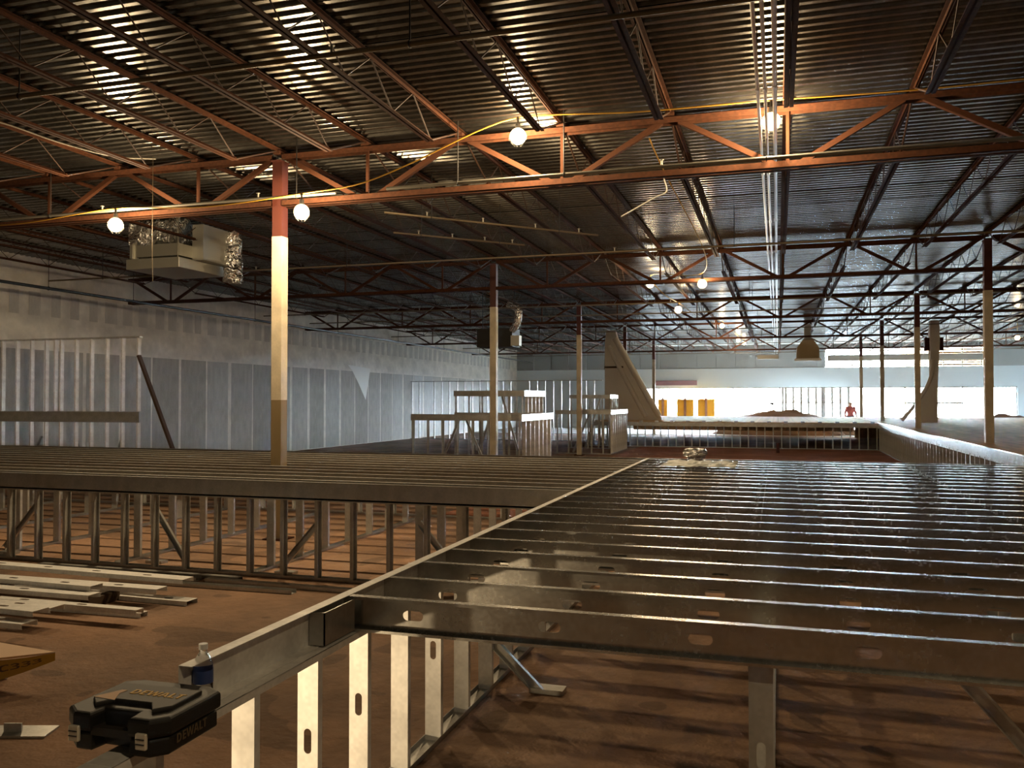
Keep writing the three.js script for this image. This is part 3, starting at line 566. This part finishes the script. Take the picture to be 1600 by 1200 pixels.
{ // bundle with a yellow end label
  const b = thing('stud_bundle', 'bundle of studs with curved yellow printed label at lower left edge', 'stud bundle', null, [-4.96, 0, 4.5], -.12);
  const g = channel(1.5, .092, .03, .006);
  for (let k = 0; k < 6; k++) { const q = part('stud', g, M.stud, b); q.rotation.set(Math.PI / 2, 0, 0); q.position.set(-1.45 + (k % 2) * .03, .034 + .034 * Math.floor(k / 2), k % 2 ? .10 : -.005); }
  const s = new THREE.Shape(); s.moveTo(-.5, -.04); s.lineTo(.18, -.04); s.lineTo(.48, .30); s.lineTo(-.2, .30);
  const cover = new THREE.ExtrudeGeometry(s, { depth: .012, bevelEnabled: false }); cover.rotateX(-Math.PI / 2); cover.translate(-.05, .20, .24); part('cardboard_cover', cover, M.paper, b);
  const W = []; const a = new THREE.Vector3(.13, 0, .28), c = new THREE.Vector3(.43, 0, -.06);
  const lab = new THREE.PlaneGeometry(1, 1, 10, 1), p = lab.attributes.position;
  for (let i = 0; i < p.count; i++) { const u = p.getX(i) + .5, v = p.getY(i) + .5, q = a.clone().lerp(c, u), bow = .03 * Math.sin(u * Math.PI); p.setXYZ(i, q.x + bow, .205 - (1 - v) * (.16 - .11 * u), q.z + bow); }
  lab.computeVertexNormals();
  const cv = document.createElement('canvas'); cv.width = 256; cv.height = 128; const cx = cv.getContext('2d'); cx.fillStyle = '#b98a1c'; cx.fillRect(0, 0, 256, 128); cx.fillStyle = '#5a3a08'; cx.font = 'bold 62px sans-serif'; cx.fillText('MC333', 18, 78);
  const ct = new THREE.CanvasTexture(cv); ct.colorSpace = THREE.SRGBColorSpace;
  part('printed_label', lab, std({ map: ct, roughness: .5, side: THREE.DoubleSide }), b).userData.label = 'yellow printed label';
}
{
  const t = thing('scrap_clip', 'small grey metal bracket on floor at bottom left edge', 'bracket', null, [-4.05, 0, 3.78], .3);
  part('plate', box(-.22, .18, .0, .012, -.06, .1), M.zinc, t); part('upstand', merge([box(-.2, -.1, .012, .07, -.05, -.04), box(-.08, .02, .012, .06, .0, .01), box(-.2, -.19, .012, .06, -.05, .06)]), M.zinc, t);
}

// ---------------------------------------------------------------- tool case and bottle on the wall plate
{
  const yb = PB + .001, c = thing('tool_case', 'black plastic power tool case with cream latches and yellow lettering', 'tool case', null, [-1.83, yb, 2.16], .02);
  const body = (pts, y0, y1, bev) => { const s = new THREE.Shape(pts.map(([x, z]) => new THREE.Vector2(x, -z))), g = new THREE.ExtrudeGeometry(s, { depth: y1 - y0 - 2 * bev, bevelEnabled: true, bevelThickness: bev, bevelSize: bev, bevelSegments: 3 }); g.rotateX(-Math.PI / 2); g.translate(0, y0 + bev, 0); return g; };
  const outline = [[-.165, .10], [-.12, .135], [-.075, .135], [-.068, .085], [.068, .085], [.075, .135], [.13, .135], [.165, .10], [.165, -.12], [.12, -.145], [-.12, -.145], [-.165, -.12]];
  part('lower_shell', body(outline.map(([x, z]) => [x * .97, z * .97]), 0, .052, .008), M.black, c);
  part('upper_shell', body(outline, .055, .11, .012), M.black, c);
  part('raised_lid', body([[-.14, .06], [-.10, .10], [-.07, .05], [.07, .05], [.11, .10], [.145, .06], [.145, -.09], [-.145, -.09]].map(([x, z]) => [x * .94, z * .9]), .108, .121, .004), M.blackTop, c);
  part('handle', merge([bar(new THREE.Vector3(-.07, .058, .128), new THREE.Vector3(.07, .058, .128), .022, .024), bar(new THREE.Vector3(-.066, .058, .08), new THREE.Vector3(-.066, .058, .13), .022, .024), bar(new THREE.Vector3(.066, .058, .08), new THREE.Vector3(.066, .058, .13), .022, .024)]), M.blackTop, c);
  for (const x of [-.118, .112]) { const l = part('latch', new RoundedBoxGeometry(.036, .046, .012, 2, .004).translate(x, .05, .149), M.latch, c); part('latch_groove', merge([box(x - .014, x + .014, .056, .059, -.157, -.154), box(x - .014, x + .014, .042, .045, -.157, -.154)]), M.blackTop, l); }
  for (const x of [-.1, -.03, .04, .11]) part('hinge', rod(new THREE.Vector3(x - .016, .055, -.158), new THREE.Vector3(x + .016, .055, -.158), .01, 8), M.black, c);
  const st = new THREE.Shape([new THREE.Vector2(-.135, -.055), new THREE.Vector2(-.055, -.062), new THREE.Vector2(-.082, -.01), new THREE.Vector2(-.078, .02), new THREE.Vector2(-.096, .02)]);
  part('torn_sticker', new THREE.ExtrudeGeometry(st, { depth: .0012, bevelEnabled: false }).rotateX(-Math.PI / 2).translate(0, .1212, 0), M.paper, c);
  const font = await new FontLoader().loadAsync('fonts/droid/droid_sans_bold.typeface.json');
  const tg = new TextGeometry('DEWALT', { font, size: .034, depth: .0012, curveSegments: 4, bevelEnabled: false }); tg.computeBoundingBox(); tg.translate(-(tg.boundingBox.min.x + tg.boundingBox.max.x) / 2, 0, 0);
  tg.rotateX(-Math.PI / 2); tg.translate(.035, .1212, .0); part('lettering', tg, M.yellow, c);
  const ts = new TextGeometry('DEWALT', { font, size: .026, depth: .001, curveSegments: 4, bevelEnabled: false }); ts.rotateY(Math.PI / 2); ts.translate(.178, .028, .085); part('lettering', ts, M.dullPipe, c);
}
{
  const yb = PB + .002, b = thing('water_bottle', 'clear plastic water bottle with blue label standing in rim track', 'bottle', null, [-1.825, yb, 2.43]);
  const prof = [[0, 0], [.028, 0], [.032, .006], [.0325, .03], [.031, .036], [.0325, .042], [.0325, .12], [.031, .135], [.022, .16], [.0125, .175], [.0125, .188]];
  part('shell', new THREE.LatheGeometry(prof.map(([x, y]) => new THREE.Vector2(x, y)), 28), M.bottle, b);
  part('water', new THREE.LatheGeometry([[0, .003], [.027, .003], [.0305, .01], [.0305, .074], [0, .074]].map(([x, y]) => new THREE.Vector2(x, y)), 24), M.water, b);
  part('label_band', new THREE.CylinderGeometry(.0331, .0331, .042, 28, 1, true).translate(0, .097, 0), std({ color: 0x3a4f8a, roughness: .4, side: THREE.DoubleSide }), b).userData.label = 'blue label band';
  part('cap', new THREE.CylinderGeometry(.0145, .0145, .018, 18).translate(0, .193, 0), M.cap, b);
}

// ---------------------------------------------------------------- small far things
{
  const g = new THREE.PlaneGeometry(.9, 1.1, 24, 24), p = g.attributes.position;
  for (let i = 0; i < p.count; i++) p.setZ(i, .012 + .03 * fl[1]((p.getX(i) + 2) % 1, (p.getY(i) * .8 + 2) % 1) + .03 * fl[2]((p.getX(i) + 2) % 1, (p.getY(i) * .8 + 2) % 1));
  g.rotateX(-Math.PI / 2); g.computeVertexNormals(); g.translate(-.95, PT, -11.3);
  M.plastic.side = THREE.DoubleSide; single('plastic_sheet', g, M.plastic, 'crumpled clear plastic sheet on far part of joists', 'plastic sheet');
  single('crumpled_foil', (() => { const q = new THREE.IcosahedronGeometry(.11, 2), r = q.attributes.position; for (let i = 0; i < r.count; i++) { const k = .7 + .6 * fl[2]((r.getX(i) * 3 + 4) % 1, (r.getY(i) * 3 + r.getZ(i) * 2 + 4) % 1); r.setXYZ(i, r.getX(i) * k * 1.6, r.getY(i) * k * .8, r.getZ(i) * k); } q.computeVertexNormals(); q.translate(-1.15, PT + .085, -12.66); return q; })(), M.foil, 'small crumpled shiny scrap on far edge of joist platform', 'scrap');
}
[-7.0, -5.6, -4.3].forEach((x, i) => {
  const w = [.6, 1.05, 1.05][i], t = thing('yellow_panel', `yellow sheet hung in storefront, ${['leftmost', 'middle', 'rightmost'][i]} of three`, 'panel', 'yellow site panels', [x, 0, 55.2]);
  part('board', new RoundedBoxGeometry(w, 1.9, .06, 1, .01).translate(0, .97, 0), M.yellowBoard, t); part('post', box(-.07, .07, 0.02, 2.0, -.12, -.04), M.brownPost, t);
});
{ // tripod level on the heap
  const t = thing('tripod_level', 'small dark tripod level standing on soil heap before the storefront', 'tripod', null, [-.3, 1.38, 48.2]);
  for (let k = 0; k < 3; k++) { const a = k * 2.09 + .4; part('leg', rod(new THREE.Vector3(.18 * Math.cos(a), -.15, .18 * Math.sin(a)), new THREE.Vector3(0, .22, 0), .02, 6), M.black, t); }
  part('head', new RoundedBoxGeometry(.2, .13, .14, 2, .02).translate(0, .29, 0), M.black, t);
}
{ // person seen against the light
  const J = { hip: [0, .95, 0, .15], chest: [0, 1.3, 0, .16], neck: [0, 1.5, 0, .06], head: [0, 1.64, .01, .1], ls: [-.19, 1.42, 0, .065], le: [-.27, 1.18, .02, .05], lh: [-.27, .95, .08, .045], rs: [.19, 1.42, 0, .065], re: [.27, 1.18, .02, .05], rh: [.31, .95, .08, .045], lhip: [-.1, .92, 0, .1], lk: [-.12, .5, .02, .07], lf: [-.13, .06, 0, .05], lt: [-.14, .05, .16, .045], rhip: [.1, .92, 0, .1], rk: [.13, .5, .03, .07], rf: [.15, .06, 0, .05], rt: [.17, .05, .16, .045] };
  const bones = [['hip', 'chest'], ['chest', 'neck'], ['neck', 'head'], ['chest', 'ls'], ['ls', 'le'], ['le', 'lh'], ['chest', 'rs'], ['rs', 're'], ['re', 'rh'], ['hip', 'lhip'], ['lhip', 'lk'], ['lk', 'lf'], ['lf', 'lt'], ['hip', 'rhip'], ['rhip', 'rk'], ['rk', 'rf'], ['rf', 'rt']];
  const N = 72, S = 1.0, mc = new MarchingCubes(N, new THREE.MeshBasicMaterial(), false, false, 60000); mc.isolation = 0;
  const sd = (x, y, z) => { let e = 0; for (const [a, b] of bones) { const A = J[a], B = J[b], bx = B[0] - A[0], by = B[1] - A[1], bz = B[2] - A[2], t = cl(((x - A[0]) * bx + (y - A[1]) * by + (z - A[2]) * bz) / (bx * bx + by * by + bz * bz)), r = A[3] + (B[3] - A[3]) * t, D = Math.hypot(x - A[0] - bx * t, y - A[1] - by * t, z - A[2] - bz * t) - r; e += Math.exp(-D * 45); } return -Math.log(e) / 45; };
  for (let k = 0; k < N; k++) for (let j = 0; j < N; j++) for (let i = 0; i < N; i++) mc.field[k * N * N + j * N + i] = -sd((i / (N / 2) - 1) * S, (j / (N / 2) - 1) * S + .9, (k / (N / 2) - 1) * S);
  mc.update();
  const g = new THREE.BufferGeometry(), n = mc.count, P = new Float32Array(n * 3), Nn = new Float32Array(n * 3), C = new Float32Array(n * 3);
  for (let i = 0; i < n; i++) {
    const x = mc.positionArray[i * 3], y = mc.positionArray[i * 3 + 1] + .9, z = mc.positionArray[i * 3 + 2]; P.set([x, y, z], i * 3);
    Nn.set([mc.normalArray[i * 3], mc.normalArray[i * 3 + 1], mc.normalArray[i * 3 + 2]], i * 3);
    C.set(y < .12 ? [.04, .03, .03] : y < .98 && Math.abs(x) < .2 ? [.03, .03, .04] : y < 1.5 && Math.abs(x) < .3 ? [.28, .06, .05] : y > 1.66 ? [.05, .03, .02] : [.45, .28, .2], i * 3);
  }
  g.setAttribute('position', new THREE.BufferAttribute(P, 3)); g.setAttribute('normal', new THREE.BufferAttribute(Nn, 3)); g.setAttribute('color', new THREE.BufferAttribute(C, 3));
  const m = single('person', g, std({ vertexColors: true, roughness: .8 }), 'person in red top and dark trousers standing before the storefront', 'person'); m.position.set(3.85, 0, -51);
}
renderer.render(scene, camera);
